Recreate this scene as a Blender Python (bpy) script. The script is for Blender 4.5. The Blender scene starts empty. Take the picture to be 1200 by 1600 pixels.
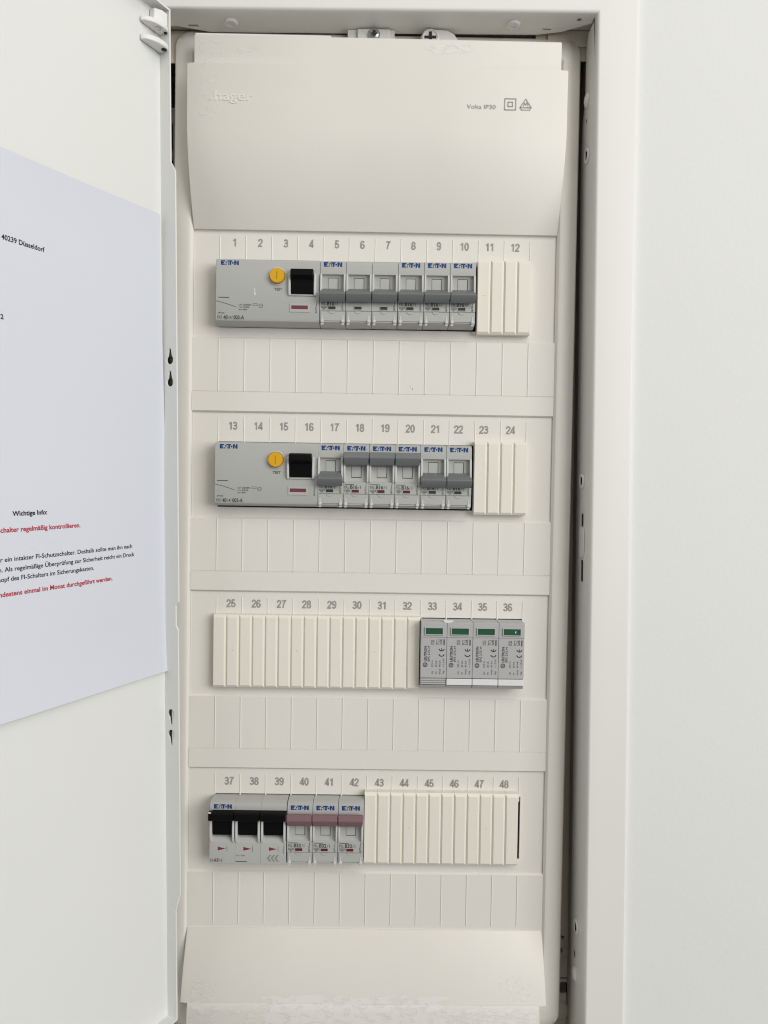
import bpy, bmesh, math, random
from mathutils import Vector, Matrix, geometry
random.seed(7)
S = 0.001                      # everything below is written in millimetres
scene = bpy.context.scene
COL = scene.collection
PHI = -0.0102                  # the steel frame hangs slightly turned against the plastic cover

# ------------------------------------------------------------------ camera, world, lamps, exposure
def rot_xyz(rx, ry, rz):
    return Matrix.Rotation(rz, 3, 'Z') @ Matrix.Rotation(ry, 3, 'Y') @ Matrix.Rotation(rx, 3, 'X')
_r = rot_xyz(0.0273, -0.0086, 0.0159) @ Matrix(((1, 0, 0), (0, 0, -1), (0, 1, 0)))
right, down, fwd = Vector(_r[0]), Vector(_r[1]), Vector(_r[2])
cam = bpy.data.objects.new('camera', bpy.data.cameras.new('camera'))
COL.objects.link(cam)
M = Matrix((right, -down, -fwd)).transposed().to_4x4()
M.translation = Vector((4.2511, -536.8085, -177.7607)) * S
cam.matrix_world = M
cam.data.sensor_fit = 'VERTICAL'
cam.data.sensor_height = 24
cam.data.lens = 24 * 1202 / 1600
cam.data.clip_start = 0.01
cam.data.clip_end = 50
scene.camera = cam

world = bpy.data.worlds.new('World'); scene.world = world
world.use_nodes = True
bg = world.node_tree.nodes['Background']
bg.inputs['Color'].default_value = (1.0, 0.985, 0.955, 1)
bg.inputs['Strength'].default_value = 0.20

def area(name, loc, target, sx, sy, power, col):
    l = bpy.data.lights.new(name, 'AREA'); l.shape = 'RECTANGLE'; l.size = sx; l.size_y = sy
    l.energy = power; l.color = col
    o = bpy.data.objects.new(name, l); COL.objects.link(o)
    o.location = loc
    o.rotation_euler = (Vector(target) - Vector(loc)).to_track_quat('-Z', 'Y').to_euler()
    return o
area('window_light', (1.70, -1.80, 0.40), (0, 0, -0.2), 1.6, 1.6, 46, (1.0, 0.99, 0.97))
area('ceiling_light', (0.35, -1.5, 1.3), (0, 0, -0.15), 1.2, 1.0, 11.5, (1.0, 0.96, 0.9))

scene.view_settings.view_transform = 'Standard'
scene.view_settings.look = 'None'
scene.view_settings.exposure = 0.07
scene.view_settings.gamma = 1
scene.cycles.use_denoising = True
scene.cycles.denoising_prefilter = 'NONE'
scene.cycles.filter_width = 1.1
scene.cycles.max_bounces = 8
scene.cycles.diffuse_bounces = 5

# ------------------------------------------------------------------ materials
def mat(name, rgb, rough=0.5, spec=0.4, metal=0.0, var=0.0, vscale=60.0, bump=0.0, bscale=900.0):
    m = bpy.data.materials.new(name); m.use_nodes = True
    nt = m.node_tree; b = nt.nodes['Principled BSDF']
    b.inputs['Base Color'].default_value = (*rgb, 1)
    b.inputs['Roughness'].default_value = rough
    b.inputs['Specular IOR Level'].default_value = spec
    b.inputs['Metallic'].default_value = metal
    tc = nt.nodes.new('ShaderNodeTexCoord')
    if var:
        n = nt.nodes.new('ShaderNodeTexNoise'); n.inputs['Scale'].default_value = vscale; n.inputs['Detail'].default_value = 5
        nt.links.new(tc.outputs['Object'], n.inputs['Vector'])
        mx = nt.nodes.new('ShaderNodeMix'); mx.data_type = 'RGBA'
        mx.inputs[6].default_value = (*[c * (1 - var) for c in rgb], 1)
        mx.inputs[7].default_value = (*[min(1, c * (1 + var)) for c in rgb], 1)
        nt.links.new(n.outputs['Fac'], mx.inputs[0])
        nt.links.new(mx.outputs[2], b.inputs['Base Color'])
    if bump:
        n2 = nt.nodes.new('ShaderNodeTexNoise'); n2.inputs['Scale'].default_value = bscale; n2.inputs['Detail'].default_value = 3
        nt.links.new(tc.outputs['Object'], n2.inputs['Vector'])
        bp = nt.nodes.new('ShaderNodeBump'); bp.inputs['Strength'].default_value = bump; bp.inputs['Distance'].default_value = 0.0004
        nt.links.new(n2.outputs['Fac'], bp.inputs['Height'])
        nt.links.new(bp.outputs['Normal'], b.inputs['Normal'])
    return m

def worn(base, patches, amount):
    """adds whitish glue and tape remains: ragged noise inside soft boxes (x0, x1, z0, z1, threshold, noise scale) in millimetres"""
    nt = base.node_tree; N = nt.nodes; L = nt.links; b = N['Principled BSDF']
    tc = N.new('ShaderNodeTexCoord'); sep = N.new('ShaderNodeSeparateXYZ'); L.new(tc.outputs['Object'], sep.inputs[0])
    def math_(op, a, c=None):
        n = N.new('ShaderNodeMath'); n.operation = op
        for i, v in enumerate((a, c)):
            if v is None: continue
            if isinstance(v, (int, float)): n.inputs[i].default_value = v
            else: L.new(v, n.inputs[i])
        return n.outputs[0]
    def ramp(v, a, c):
        n = N.new('ShaderNodeMapRange'); n.interpolation_type = 'SMOOTHSTEP'
        L.new(v, n.inputs[0]); n.inputs[1].default_value = a; n.inputs[2].default_value = c
        return n.outputs[0]
    total = None
    for (x0, x1, z0, z1, thr, sc) in patches:
        e = 0.003
        box = math_('MULTIPLY', math_('MULTIPLY', ramp(sep.outputs[0], x0 * S - e, x0 * S + e), ramp(sep.outputs[0], x1 * S + e, x1 * S - e)),
                    math_('MULTIPLY', ramp(sep.outputs[2], z0 * S - e, z0 * S + e), ramp(sep.outputs[2], z1 * S + e, z1 * S - e)))
        mp = N.new('ShaderNodeMapping'); L.new(tc.outputs['Object'], mp.inputs[0])
        mp.inputs['Scale'].default_value = (sc * 0.55, sc * 0.55, sc)
        n = N.new('ShaderNodeTexNoise'); n.inputs['Scale'].default_value = 1; n.inputs['Detail'].default_value = 6; n.inputs['Roughness'].default_value = 0.62
        L.new(mp.outputs[0], n.inputs['Vector'])
        v = math_('ADD', n.outputs['Fac'], math_('MULTIPLY', math_('SUBTRACT', box, 1.0), 0.5))
        m_ = ramp(v, thr, thr + 0.035)
        total = m_ if total is None else math_('MAXIMUM', total, m_)
    mx = N.new('ShaderNodeMix'); mx.data_type = 'RGBA'
    L.new(math_('MULTIPLY', total, amount), mx.inputs[0])
    src = b.inputs['Base Color'].links[0].from_socket
    L.new(src, mx.inputs[6]); mx.inputs[7].default_value = (0.80, 0.79, 0.79, 1)
    L.new(mx.outputs[2], b.inputs['Base Color'])
    bp = N.new('ShaderNodeBump'); bp.inputs['Strength'].default_value = 0.5; bp.inputs['Distance'].default_value = 0.00025
    L.new(total, bp.inputs['Height'])
    if b.inputs['Normal'].links: L.new(b.inputs['Normal'].links[0].from_socket, bp.inputs['Normal'])
    L.new(bp.outputs['Normal'], b.inputs['Normal'])
    return base

COVER = (0.728, 0.706, 0.656)
m_cover = mat('beige_plastic', COVER, 0.42, 0.35, var=0.015, vscale=30, bump=0.05)
m_cap = worn(mat('beige_plastic_glue_left', COVER, 0.42, 0.35, var=0.02, vscale=30, bump=0.05),
             [(-121, -104, 66, 121, 0.55, 330), (-110, -78, 106, 121, 0.60, 260), (30, 66, 112, 122, 0.48, 300)], 0.24)
m_flap = worn(mat('beige_plastic_tape_remains', COVER, 0.42, 0.35, var=0.02, vscale=30, bump=0.05),
              [(-72, 60, -575, -526, 0.44, 300), (40, 125, -575, -533, 0.5, 420), (-122, -100, -575, -517, 0.52, 420), (-122, 124, -575, -532, 0.55, 260),
               (92, 120, -532, -512, 0.56, 420)], 0.42)
m_blank = mat('ivory_plastic', (0.765, 0.735, 0.655), 0.4, 0.35, var=0.012, vscale=40, bump=0.04)
m_grey = mat('grey_device_plastic', (0.425, 0.43, 0.414), 0.45, 0.4, var=0.012, vscale=120, bump=0.05, bscale=2500)
m_shut = mat('pale_grey_device_plastic', (0.43, 0.435, 0.42), 0.4, 0.4, var=0.01, vscale=120)
m_cheek = mat('light_grey_plastic', (0.58, 0.58, 0.57), 0.38, 0.4)
m_spd = mat('cool_grey_plastic', (0.43, 0.43, 0.43), 0.5, 0.35, var=0.012, vscale=120, bump=0.05, bscale=2500)
m_spdw = mat('white_handle_plastic', (0.72, 0.72, 0.73), 0.4, 0.4)
m_lever = mat('dark_grey_lever_plastic', (0.150, 0.159, 0.163), 0.42, 0.4, var=0.03, vscale=200)
m_pink = mat('mauve_lever_plastic', (0.19, 0.105, 0.122), 0.42, 0.4, var=0.03, vscale=200)
m_black = mat('black_lever_plastic', (0.0022, 0.0022, 0.0025), 0.6, 0.12)
m_slot = mat('dark_slot', (0.03, 0.03, 0.032), 0.7, 0.2)
m_dark = mat('dark_grey_window', (0.035, 0.033, 0.033), 0.4, 0.4)
m_red = mat('dark_red_indicator', (0.115, 0.013, 0.018), 0.4, 0.4)
m_brown = mat('brown_red_indicator', (0.16, 0.045, 0.05), 0.4, 0.4)
m_green = mat('green_indicator', (0.012, 0.085, 0.042), 0.4, 0.4)
m_yellow = mat('yellow_button_plastic', (0.68, 0.37, 0.012), 0.4, 0.4)
m_blue = mat('blue_print', (0.003, 0.048, 0.20), 0.5, 0.3)
m_ink = mat('dark_print', (0.075, 0.078, 0.08), 0.6, 0.2)
m_inkl = mat('grey_print', (0.20, 0.205, 0.20), 0.6, 0.2)
m_mark = mat('faded_grey_print', (0.30, 0.30, 0.285), 0.6, 0.2)
m_numo = mat('grey_number_outline', (0.235, 0.23, 0.215), 0.6, 0.2)
m_numi = mat('light_number_fill', (0.42, 0.41, 0.385), 0.6, 0.2)
m_pink2 = mat('red_print', (0.20, 0.035, 0.045), 0.6, 0.2)
m_steel = mat('white_painted_steel', (0.755, 0.75, 0.715), 0.38, 0.4, var=0.01, vscale=15, bump=0.06, bscale=700)
m_door = mat('white_painted_door_steel', (0.715, 0.727, 0.704), 0.4, 0.4, var=0.012, vscale=10, bump=0.06, bscale=700)
m_box = mat('dusty_inner_steel', (0.56, 0.52, 0.44), 0.6, 0.3, var=0.12, vscale=25)
m_hole = mat('knockout_shadow', (0.02, 0.018, 0.015), 0.8, 0.1)
m_wplas = mat('white_plastic', (0.76, 0.755, 0.735), 0.35, 0.4)
m_zinc = mat('zinc_screw', (0.55, 0.56, 0.57), 0.3, 0.5, metal=1.0)
m_paper = mat('white_paper', (0.63, 0.654, 0.715), 0.75, 0.15, var=0.012, vscale=18, bump=0.08, bscale=300)
m_pink_ink = m_pink2
m_pblack = mat('black_toner', (0.012, 0.012, 0.018), 0.6, 0.2)
m_pred = mat('red_toner', (0.42, 0.028, 0.05), 0.6, 0.2)
m_wall = mat('painted_wall', (0.748, 0.757, 0.742), 0.8, 0.2, var=0.012, vscale=14, bump=0.28, bscale=300)

# ------------------------------------------------------------------ mesh builder
class MB:
    def __init__(s): s.bm = bmesh.new(); s.mi = 0
    def poly(s, pts):
        vs = [s.bm.verts.new(p) for p in pts]
        f = s.bm.faces.new(vs); f.material_index = s.mi; return f
    def hexa(s, p):          # eight corners: four of one end, four of the other
        v = [s.bm.verts.new(q) for q in p]
        for idx in ((0, 1, 2, 3), (7, 6, 5, 4), (0, 4, 5, 1), (1, 5, 6, 2), (2, 6, 7, 3), (3, 7, 4, 0)):
            f = s.bm.faces.new([v[i] for i in idx]); f.material_index = s.mi
        return s
    def box(s, x0, x1, y0, y1, z0, z1):
        return s.hexa([(x0, y0, z0), (x1, y0, z0), (x1, y0, z1), (x0, y0, z1), (x0, y1, z0), (x1, y1, z0), (x1, y1, z1), (x0, y1, z1)])
    def prism(s, pts, fn0, fn1):      # closed outline pts swept from fn0(p) to fn1(p)
        a = [s.bm.verts.new(fn0(p)) for p in pts]; b = [s.bm.verts.new(fn1(p)) for p in pts]
        n = len(pts)
        fs = [s.bm.faces.new(a), s.bm.faces.new(b[::-1])]
        for i in range(n): fs.append(s.bm.faces.new([a[i], b[i], b[(i + 1) % n], a[(i + 1) % n]]))
        for f in fs: f.material_index = s.mi
        return s
    def side(s, yz, x0, x1):          # profile in (y, z) swept along x
        return s.prism(yz, lambda p: (x0, p[0], p[1]), lambda p: (x1, p[0], p[1]))
    def face_xz(s, xz, y0, y1):       # outline in (x, z) swept along y
        return s.prism(xz, lambda p: (p[0], y0, p[1]), lambda p: (p[0], y1, p[1]))
    def plate(s, outline, holes, fn, fn2):   # sheet with real holes; fn / fn2 map a 2-D point to the two faces
        loops = [outline] + holes
        flat = [p for l in loops for p in l]
        tris = geometry.tessellate_polygon([[Vector((p[0], p[1], 0)) for p in l] for l in loops])
        A = [s.bm.verts.new(fn(p)) for p in flat]; B = [s.bm.verts.new(fn2(p)) for p in flat]
        for t in tris:
            for V in (A, B):
                f = s.bm.faces.new([V[i] for i in t]); f.material_index = s.mi
        o = 0
        for l in loops:
            n = len(l)
            for i in range(n):
                f = s.bm.faces.new([A[o + i], A[o + (i + 1) % n], B[o + (i + 1) % n], B[o + i]]); f.material_index = s.mi
            o += n
        return s
    def lathe(s, c, axis, prof, seg=24):   # prof: (radius, distance along axis)
        ax = Vector(axis).normalized(); t = Vector((0, 0, 1)) if abs(ax.z) < 0.9 else Vector((1, 0, 0))
        e1 = ax.cross(t).normalized(); e2 = ax.cross(e1); c = Vector(c)
        rings = []
        for r, h in prof:
            if r < 1e-6: rings.append([s.bm.verts.new(c + ax * h)])
            else: rings.append([s.bm.verts.new(c + ax * h + (e1 * math.cos(2 * math.pi * i / seg) + e2 * math.sin(2 * math.pi * i / seg)) * r) for i in range(seg)])
        for a, b in zip(rings, rings[1:]):
            for i in range(seg):
                j = (i + 1) % seg
                if len(a) == 1 and len(b) == 1: continue
                if len(a) == 1: f = s.bm.faces.new([a[0], b[i], b[j]])
                elif len(b) == 1: f = s.bm.faces.new([a[i], a[j], b[0]])
                else: f = s.bm.faces.new([a[i], a[j], b[j], b[i]])
                f.material_index = s.mi
        return s
    def grid(s, rows):
        V = [[s.bm.verts.new(p) for p in r] for r in rows]
        for a, b in zip(V, V[1:]):
            for i in range(len(a) - 1):
                f = s.bm.faces.new([a[i], a[i + 1], b[i + 1], b[i]]); f.material_index = s.mi
        return s
    def data(s, name, mats, angle=35, normals=True):
        if normals: bmesh.ops.recalc_face_normals(s.bm, faces=s.bm.faces)
        bmesh.ops.scale(s.bm, vec=(S, S, S), verts=s.bm.verts)
        me = bpy.data.meshes.new(name); s.bm.to_mesh(me); s.bm.free()
        for m in (mats if isinstance(mats, (list, tuple)) else [mats]): me.materials.append(m)
        for p in me.polygons: p.use_smooth = True
        me.set_sharp_from_angle(angle=math.radians(angle))
        return me

def link(name, me, parent=None, bevel=0, seg=2, loc=None):
    o = bpy.data.objects.new(name, me); COL.objects.link(o)
    if parent: o.parent = parent
    if loc: o.location = Vector(loc) * S
    if bevel:
        md = o.modifiers.new('edge', 'BEVEL'); md.width = bevel * S; md.segments = seg; md.limit_method = 'ANGLE'
        md.angle_limit = math.radians(40); md.harden_normals = True
    return o
def obj(name, mb, mats, parent=None, bevel=0, seg=2, angle=35, loc=None, normals=True):
    return link(name, mb.data(name, mats, angle, normals), parent, bevel, seg, loc)
def tag(o, label=None, cat=None, group=None, kind=None):
    if label: o['label'] = label
    if cat: o['category'] = cat
    if group: o['group'] = group
    if kind: o['kind'] = kind
    return o
def empty(name, loc=(0, 0, 0), rot=(0, 0, 0)):
    o = bpy.data.objects.new(name, None); o.empty_display_size = 0.01; COL.objects.link(o)
    o.location = Vector(loc) * S; o.rotation_euler = rot
    return o
def copy_child(o, parent):
    c = o.copy(); COL.objects.link(c); c.parent = parent
    for g in o.children: copy_child(g, c)
    return c

# ------------------------------------------------------------------ print and lettering
_tc = {}
def glyphs(txt, bold=0.0):
    """flat outline of a text at size 1: vertices, faces, width"""
    k = (txt, bold)
    if k not in _tc:
        cu = bpy.data.curves.new('text', 'FONT'); cu.body = txt; cu.size = 1; cu.offset = bold; cu.resolution_u = 3; cu.fill_mode = 'FRONT'
        ob = bpy.data.objects.new('text', cu)
        me = ob.to_mesh()
        vs = [(v.co.x, v.co.y) for v in me.vertices]; fs = [tuple(p.vertices) for p in me.polygons]
        ob.to_mesh_clear(); bpy.data.objects.remove(ob); bpy.data.curves.remove(cu)
        _tc[k] = (vs, fs, min(v[0] for v in vs), max(v[0] for v in vs))
    return _tc[k]
CAP = 0.729
def text(mb, txt, fn, height, align='L', width=None, bold=0.0):
    """fn(x, z) -> 3-D point; height = capital height; width squeezes the line to that length"""
    vs, fs, a, b = glyphs(txt, bold)
    k = height / CAP; kx = k if width is None else width / (b - a)
    ox = {'L': -a * kx, 'C': -(a + b) / 2 * kx, 'R': -b * kx}[align]
    V = [mb.bm.verts.new(fn(x * kx + ox, y * k)) for x, y in vs]
    for f in fs:
        try: q = mb.bm.faces.new([V[i] for i in f]); q.material_index = mb.mi
        except ValueError: pass
def _arc(cx, cy, rx, ry, a0, a1, n=10):
    return [(cx + rx * math.cos(math.radians(a0 + (a1 - a0) * i / n)), cy + ry * math.sin(math.radians(a0 + (a1 - a0) * i / n))) for i in range(n + 1)]
_six = [(.485, .775), (.44, .875), (.36, .935), (.27, .945), (.18, .90), (.115, .80), (.08, .64), (.07, .45), (.072, .32)]
DIGIT = {'0': [_arc(.28, .5, .205, .445, 0, 360, 20)], '1': [[(.09, .715), (.20, .78), (.30, .90)], [(.345, 0), (.345, .99)]],
         '2': [_arc(.275, .715, .205, .23, 190, -30, 12) + [(.37, .47), (.17, .25), (.10, .14), (.07, .055), (.52, .055)]],
         '3': [_arc(.265, .735, .185, .21, 172, -88, 12) + _arc(.265, .29, .215, .235, 88, -170, 12)],
         '4': [[(.40, 0), (.40, .92), (.37, .90), (.06, .30), (.06, .235), (.55, .235)]],
         '5': [[(.49, .94), (.16, .94), (.105, .50)] + _arc(.265, .315, .22, .26, 138, -168, 14)],
         '6': [_six, _arc(.28, .30, .205, .25, 170, 530, 18)], '7': [[(.05, .94), (.50, .94), (.37, .72), (.27, .46), (.215, .2), (.20, 0)]],
         '8': [_arc(.28, .735, .175, .21, 0, 360, 18), _arc(.28, .28, .21, .235, 0, 360, 18)],
         '9': [[(.56 - x, 1 - y) for x, y in _six], _arc(.28, .70, .205, .25, -10, 350, 18)]}
def digits(mb, txt, x, z, h, w, y):
    """plain upright figures drawn as even strokes of width w, centred on x"""
    adv = 0.60 * h; x0 = x - adv * len(txt) / 2 + 0.02 * h
    for ci, ch in enumerate(txt):
        for si, path in enumerate(DIGIT[ch]):
            P = [Vector((x0 + adv * ci + px * h, z + py * h)) for px, py in path]
            closed = (P[0] - P[-1]).length < 0.02 * h
            if closed: P = P[:-1]
            n = len(P); L, R = [], []
            for i in range(n):
                a = P[i - 1] if (i or closed) else None; b = P[(i + 1) % n] if (i < n - 1 or closed) else None
                d1 = (P[i] - a).normalized() if a is not None else None; d2 = (b - P[i]).normalized() if b is not None else None
                d1 = d1 if d1 is not None else d2; d2 = d2 if d2 is not None else d1
                t = (d1 + d2).normalized(); nn = Vector((-t.y, t.x)); k = w / 2 / max(0.45, nn.dot(Vector((-d1.y, d1.x))))
                L.append(P[i] + nn * k); R.append(P[i] - nn * k)
            yy = y - 0.03 * si
            VL = [mb.bm.verts.new((p.x, yy, p.y)) for p in L]; VR = [mb.bm.verts.new((p.x, yy, p.y)) for p in R]
            for i in range(n if closed else n - 1):
                j = (i + 1) % n
                q = mb.bm.faces.new([VR[i], VR[j], VL[j], VL[i]]); q.material_index = mb.mi
def flat(x0, z0, y): return lambda x, z: (x0 + x, y, z0 + z)
def up(x0, z0, y): return lambda x, z: (x0 - z, y, z0 + x)          # reads from bottom to top
def stroke(mb, pts, w, y, closed=False):
    P = [Vector(p) for p in pts]
    if closed: P.append(P[0])
    for a, b in zip(P, P[1:]):
        d = (b - a).normalized(); n = Vector((-d.y, d.x)) * w / 2
        e = d * w * 0.3
        mb.poly([(q.x, y, q.y) for q in (a - e - n, b + e - n, b + e + n, a - e + n)])
def disc(mb, x, z, r, y, seg=16):
    mb.poly([(x + r * math.cos(2 * math.pi * i / seg), y, z + r * math.sin(2 * math.pi * i / seg)) for i in range(seg)])
def ring(mb, x, z, r, w, y, seg=20, a0=0, a1=360):
    pts = [(x + r * math.cos(math.radians(a0 + (a1 - a0) * i / seg)), z + r * math.sin(math.radians(a0 + (a1 - a0) * i / seg))) for i in range(seg + 1)]
    stroke(mb, pts, w, y)
def brand(mb, x, z, w, h, y):
    """the five blue shapes of the maker's mark, lower left corner x, z"""
    k = w / 4.3
    def q(*pts): mb.poly([(x + a * k, y, z + b * h) for a, b in pts])
    q((0, 0), (.40, 0), (.40, 1), (0, 1))
    q((.40, 0), (.92, 0), (.84, .27), (.40, .27)); q((.40, .38), (.80, .38), (.73, .64), (.40, .64)); q((.40, .74), (1.04, .74), (1.04, 1), (.40, 1))
    q((1.08, 0), (1.32, 0), (1.38, .28), (1.08, .28)); q((1.24, .46), (1.44, .46), (1.50, .74), (1.24, .74))
    q((1.54, 1), (1.66, 1), (1.96, 0), (1.80, 0))
    q((1.78, .74), (2.74, .74), (2.74, 1), (1.72, 1)); q((2.08, 0), (2.48, 0), (2.48, .74), (2.08, .74))
    mb.poly([(x + (2.88 + .20 * math.cos(i * math.pi / 7)) * k, y, z + (.46 + .2 * math.sin(i * math.pi / 7)) * h) for i in range(14)])
    q((3.20, 0), (3.58, 0), (3.58, 1), (3.20, 1)); q((3.94, 0), (4.3, 0), (4.3, 1), (3.94, 1)); q((3.58, .64), (3.94, 0), (3.94, .40), (3.58, 1))

# ================================================================== SETTING: wall
def framed(name):     # the steel parts hang turned by PHI about a point at eye height
    return empty(name, (178 * math.sin(PHI), 0, -178 + 178 * math.cos(PHI)), (0, PHI, 0))
mb = MB()
mb.plate([(-1500, -1300), (1500, -1300), (1500, 1200), (-1500, 1200)], [[(-168, -600), (168, -600), (168, 158), (-168, 158)]],
         lambda p: (p[0], -20.2, p[1]), lambda p: (p[0], 60, p[1]))
wall = obj('wall', mb, m_wall); tag(wall, kind='structure')
wall.location = Vector((178 * math.sin(PHI), 0, -178 + 178 * math.cos(PHI))) * S; wall.rotation_euler = (0, PHI, 0)

# ================================================================== CABINET (frame, box, plugs, door)
cab = framed('metal_cabinet')
tag(cab, 'white steel wall cabinet with its frame and opened door around the beige switch board', 'cabinet')
XI, ZT, ZB = 146.7, 136.6, -585.0
mb = MB()
prof = [(0, -19)] + [(2.2 - 2.2 * math.cos(a), -22.8 - 2.2 * math.sin(a)) for a in [i * math.pi / 12 for i in range(7)]]
prof += [(27.4 - 2.4 + 2.4 * math.sin(a), -22.6 - 2.4 * math.cos(a)) for a in [i * math.pi / 12 for i in range(7)]] + [(27.4, -19.9)]
rows = []
for d, y in prof:
    x0, z0, z1 = XI + d, ZB - d, ZT + d
    rows.append([(-x0, y, z0), (x0, y, z0), (x0, y, z1), (-x0, y, z1), (-x0, y, z0)])
mb.grid(rows)
bmesh.ops.remove_doubles(mb.bm, verts=mb.bm.verts, dist=1e-4)
obj('frame', mb, m_steel, cab, angle=30)

def circ(x, z, r, n=16, sx=1.0): return [(x + sx * r * math.cos(2 * math.pi * i / n), z + r * math.sin(2 * math.pi * i / n)) for i in range(n)]
def rect(x0, x1, z0, z1): return [(x0, z0), (x1, z0), (x1, z1), (x0, z1)]
# right reveal in (y, z): slots, holes and the cut corner are real openings
mb = MB()
out = [(-19, ZB), (13.2, ZB), (13.2, 60), (9, 84), (3, 92), (3, 126), (-2, 136), (-15.5, 136), (-19, 112)]
mb.plate(out, [rect(-6, -0.5, -201.5, -192.7), rect(-6.6, -0.8, -240, -225.0), circ(0.1, 77.8, 1.6), circ(3, -507.5, 2.6)],
         lambda p: (XI, p[0], p[1]), lambda p: (XI + 0.35, p[0], p[1]))
obj('reveal_panel', mb, m_steel, cab)
mb = MB()
mb.plate([(-19, ZB), (13.2, ZB), (13.2, 60), (9, 84), (3, 92), (3, 136), (-19, 136)], [], lambda p: (-XI, p[0], p[1]), lambda p: (-XI - 1.2, p[0], p[1]))
obj('reveal_panel', mb, m_steel, cab)
mb = MB()
mb.plate([(-146, -19), (146, -19), (146, -13), (128, -3), (112, 0.5), (-20, 1.5), (-112, 1.5), (-122, -1.5), (-133, -5), (-146, -5)],
         [circ(136.8, -16.5, 1.8, 12), rect(114.5, 120.5, -6.5, -4.6), rect(-126, -119, -6.8, -4.4)],
         lambda p: (p[0], p[1], ZT), lambda p: (p[0], p[1], ZT + 1.2))
obj('reveal_panel', mb, m_steel, cab)
mb = MB(); mb.box(-146, 146, -19, 12, ZB - 1.2, ZB); obj('reveal_panel', mb, m_steel, cab)
mb = MB()
mb.side([(13.5, -222), (-8, -223), (-10, -218), (-10, -207), (-8, -202)][1:] + [(1.5, -202), (3, -207), (3, -218), (1.5, -223)], XI - 0.8, XI - 0.05)
obj('catch_plate', mb, m_steel, cab, bevel=0.4)
# box behind
mb = MB()
bx, by = 149.5, 92
def quad(*p): mb.poly(p)
quad((-bx, by, ZB), (bx, by, ZB), (bx, by, 141), (-bx, by, 141))
quad((-bx, -18, ZB), (-bx, by, ZB), (-bx, by, 141), (-bx, -18, 141))
quad((-bx, -18, 141), (-bx, by, 141), (bx, by, 141), (bx, -18, 141))
quad((-bx, -18, ZB - 2), (bx, -18, ZB - 2), (bx, by, ZB - 2), (-bx, by, ZB - 2))
obj('back_box', mb, m_box, cab, normals=False)
quad_side = MB(); quad_side.poly([(bx, -18, ZB), (bx, by, ZB), (bx, by, 141), (bx, -18, 141)]); obj('box_side', quad_side, m_box, cab, normals=False)
# flange of the mounting frame, seen deep in the gap, with its knockouts
FY = 32.0
mb = MB()
mb.plate([(118, ZB), (149.3, ZB), (149.3, 112), (118, 112)], [circ(145.3, -513.0, 1.5, 14), circ(143.5, -522.8, 2.3, 16), circ(146.2, -551.3, 4.6, 24)], lambda p: (p[0], FY, p[1]), lambda p: (p[0], FY + 1.2, p[1]))
flange = obj('mounting_flange', mb, m_box, cab)
mb = MB(); mb.lathe((144.9, FY, -524.3), (0, -1, 0), [(5.0, 0), (5.0, .7), (4.2, .7), (4.0, .05)], 28); obj('knockout_ring', mb, m_box, flange)
mb = MB(); mb.lathe((143.5, FY, -568.5), (0, -1, 0), [(0, 1.2), (6.4, 1.2), (7.2, .5), (7.2, 0)], 28); obj('knockout_cap', mb, m_box, flange)
mb = MB(); mb.box(130, 149.2, FY - .15, FY + .02, -543.9 - .35, -543.9 + .35); obj('flange_seam', mb, m_hole, flange)
mb = MB(); mb.box(-149, -118, FY, FY + 1.2, ZB, 100); obj('mounting_flange', mb, m_box, cab)
mb = MB(); mb.box(112, 149, 4, 5.2, 121, 140); mb.box(120, 149, 2, 3, 129.8, 140.6); obj('corner_bracket', mb, m_box, cab, bevel=.3)
mb = MB(); mb.box(-149, -120, 6, 7.2, 118, 140); obj('corner_bracket', mb, m_box, cab, bevel=.3)
for z0, z1 in ((88, 70), (62, 58), (36, 20), (4, -14)):
    mb = MB(); mb.box(-149.4, -146.5, 18, 40, z1, z0); obj('hinge_slot', mb, m_hole, cab)
# white plastic plugs
def plug(name, c, axis, prof, mats=m_wplas):
    mb = MB(); mb.lathe(c, axis, prof, 24); return obj(name, mb, mats, cab, angle=28)
dome = [(0, 1.9), (2.6, 1.8), (3.0, 1.4), (4.3, 1.2), (4.9, 0.5), (5.0, 0)]
plug('plug', (-96.0, -10.4, ZT - 0.05), (0, 0, -1), [(0, 1.0), (2.6, 1.0), (2.9, 1.7), (4.0, 1.6), (4.6, 0.8), (4.7, 0)])
plug('plug', (93.6, -11.7, ZT - 0.05), (0, 0, -1), [(0, 1.0), (2.6, 1.0), (2.9, 1.7), (4.0, 1.6), (4.6, 0.8), (4.7, 0)])
cup = [(0, -1.2), (3.0, -1.2), (3.4, 1.5), (4.7, 1.5), (5.2, 0.9), (5.2, 0)]
for y, z, pr in ((-2.5, 90.9, dome), (-5.5, 52, cup), (-3.7, -170.2, cup), (-3.8, -484, cup), (-0.3, -520, dome)):
    p = plug('plug', (XI - 0.05, y, z), (-1, 0, 0), pr)
    if pr is cup:
        mb = MB(); mb.plate(circ(y, z, 3.3, 20), [], lambda q: (XI - 0.35, q[0], q[1]), lambda q: (XI - 0.15, q[0], q[1]))
        obj('plug_core', mb, m_zinc, p)
        mb = MB(); mb.box(XI - 1.3, XI - 0.36, y + 0.2 - .5, y + 0.2 + .9, z - 3, z + 3.0); obj('screw_slot', mb, m_hole, p)
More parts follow.
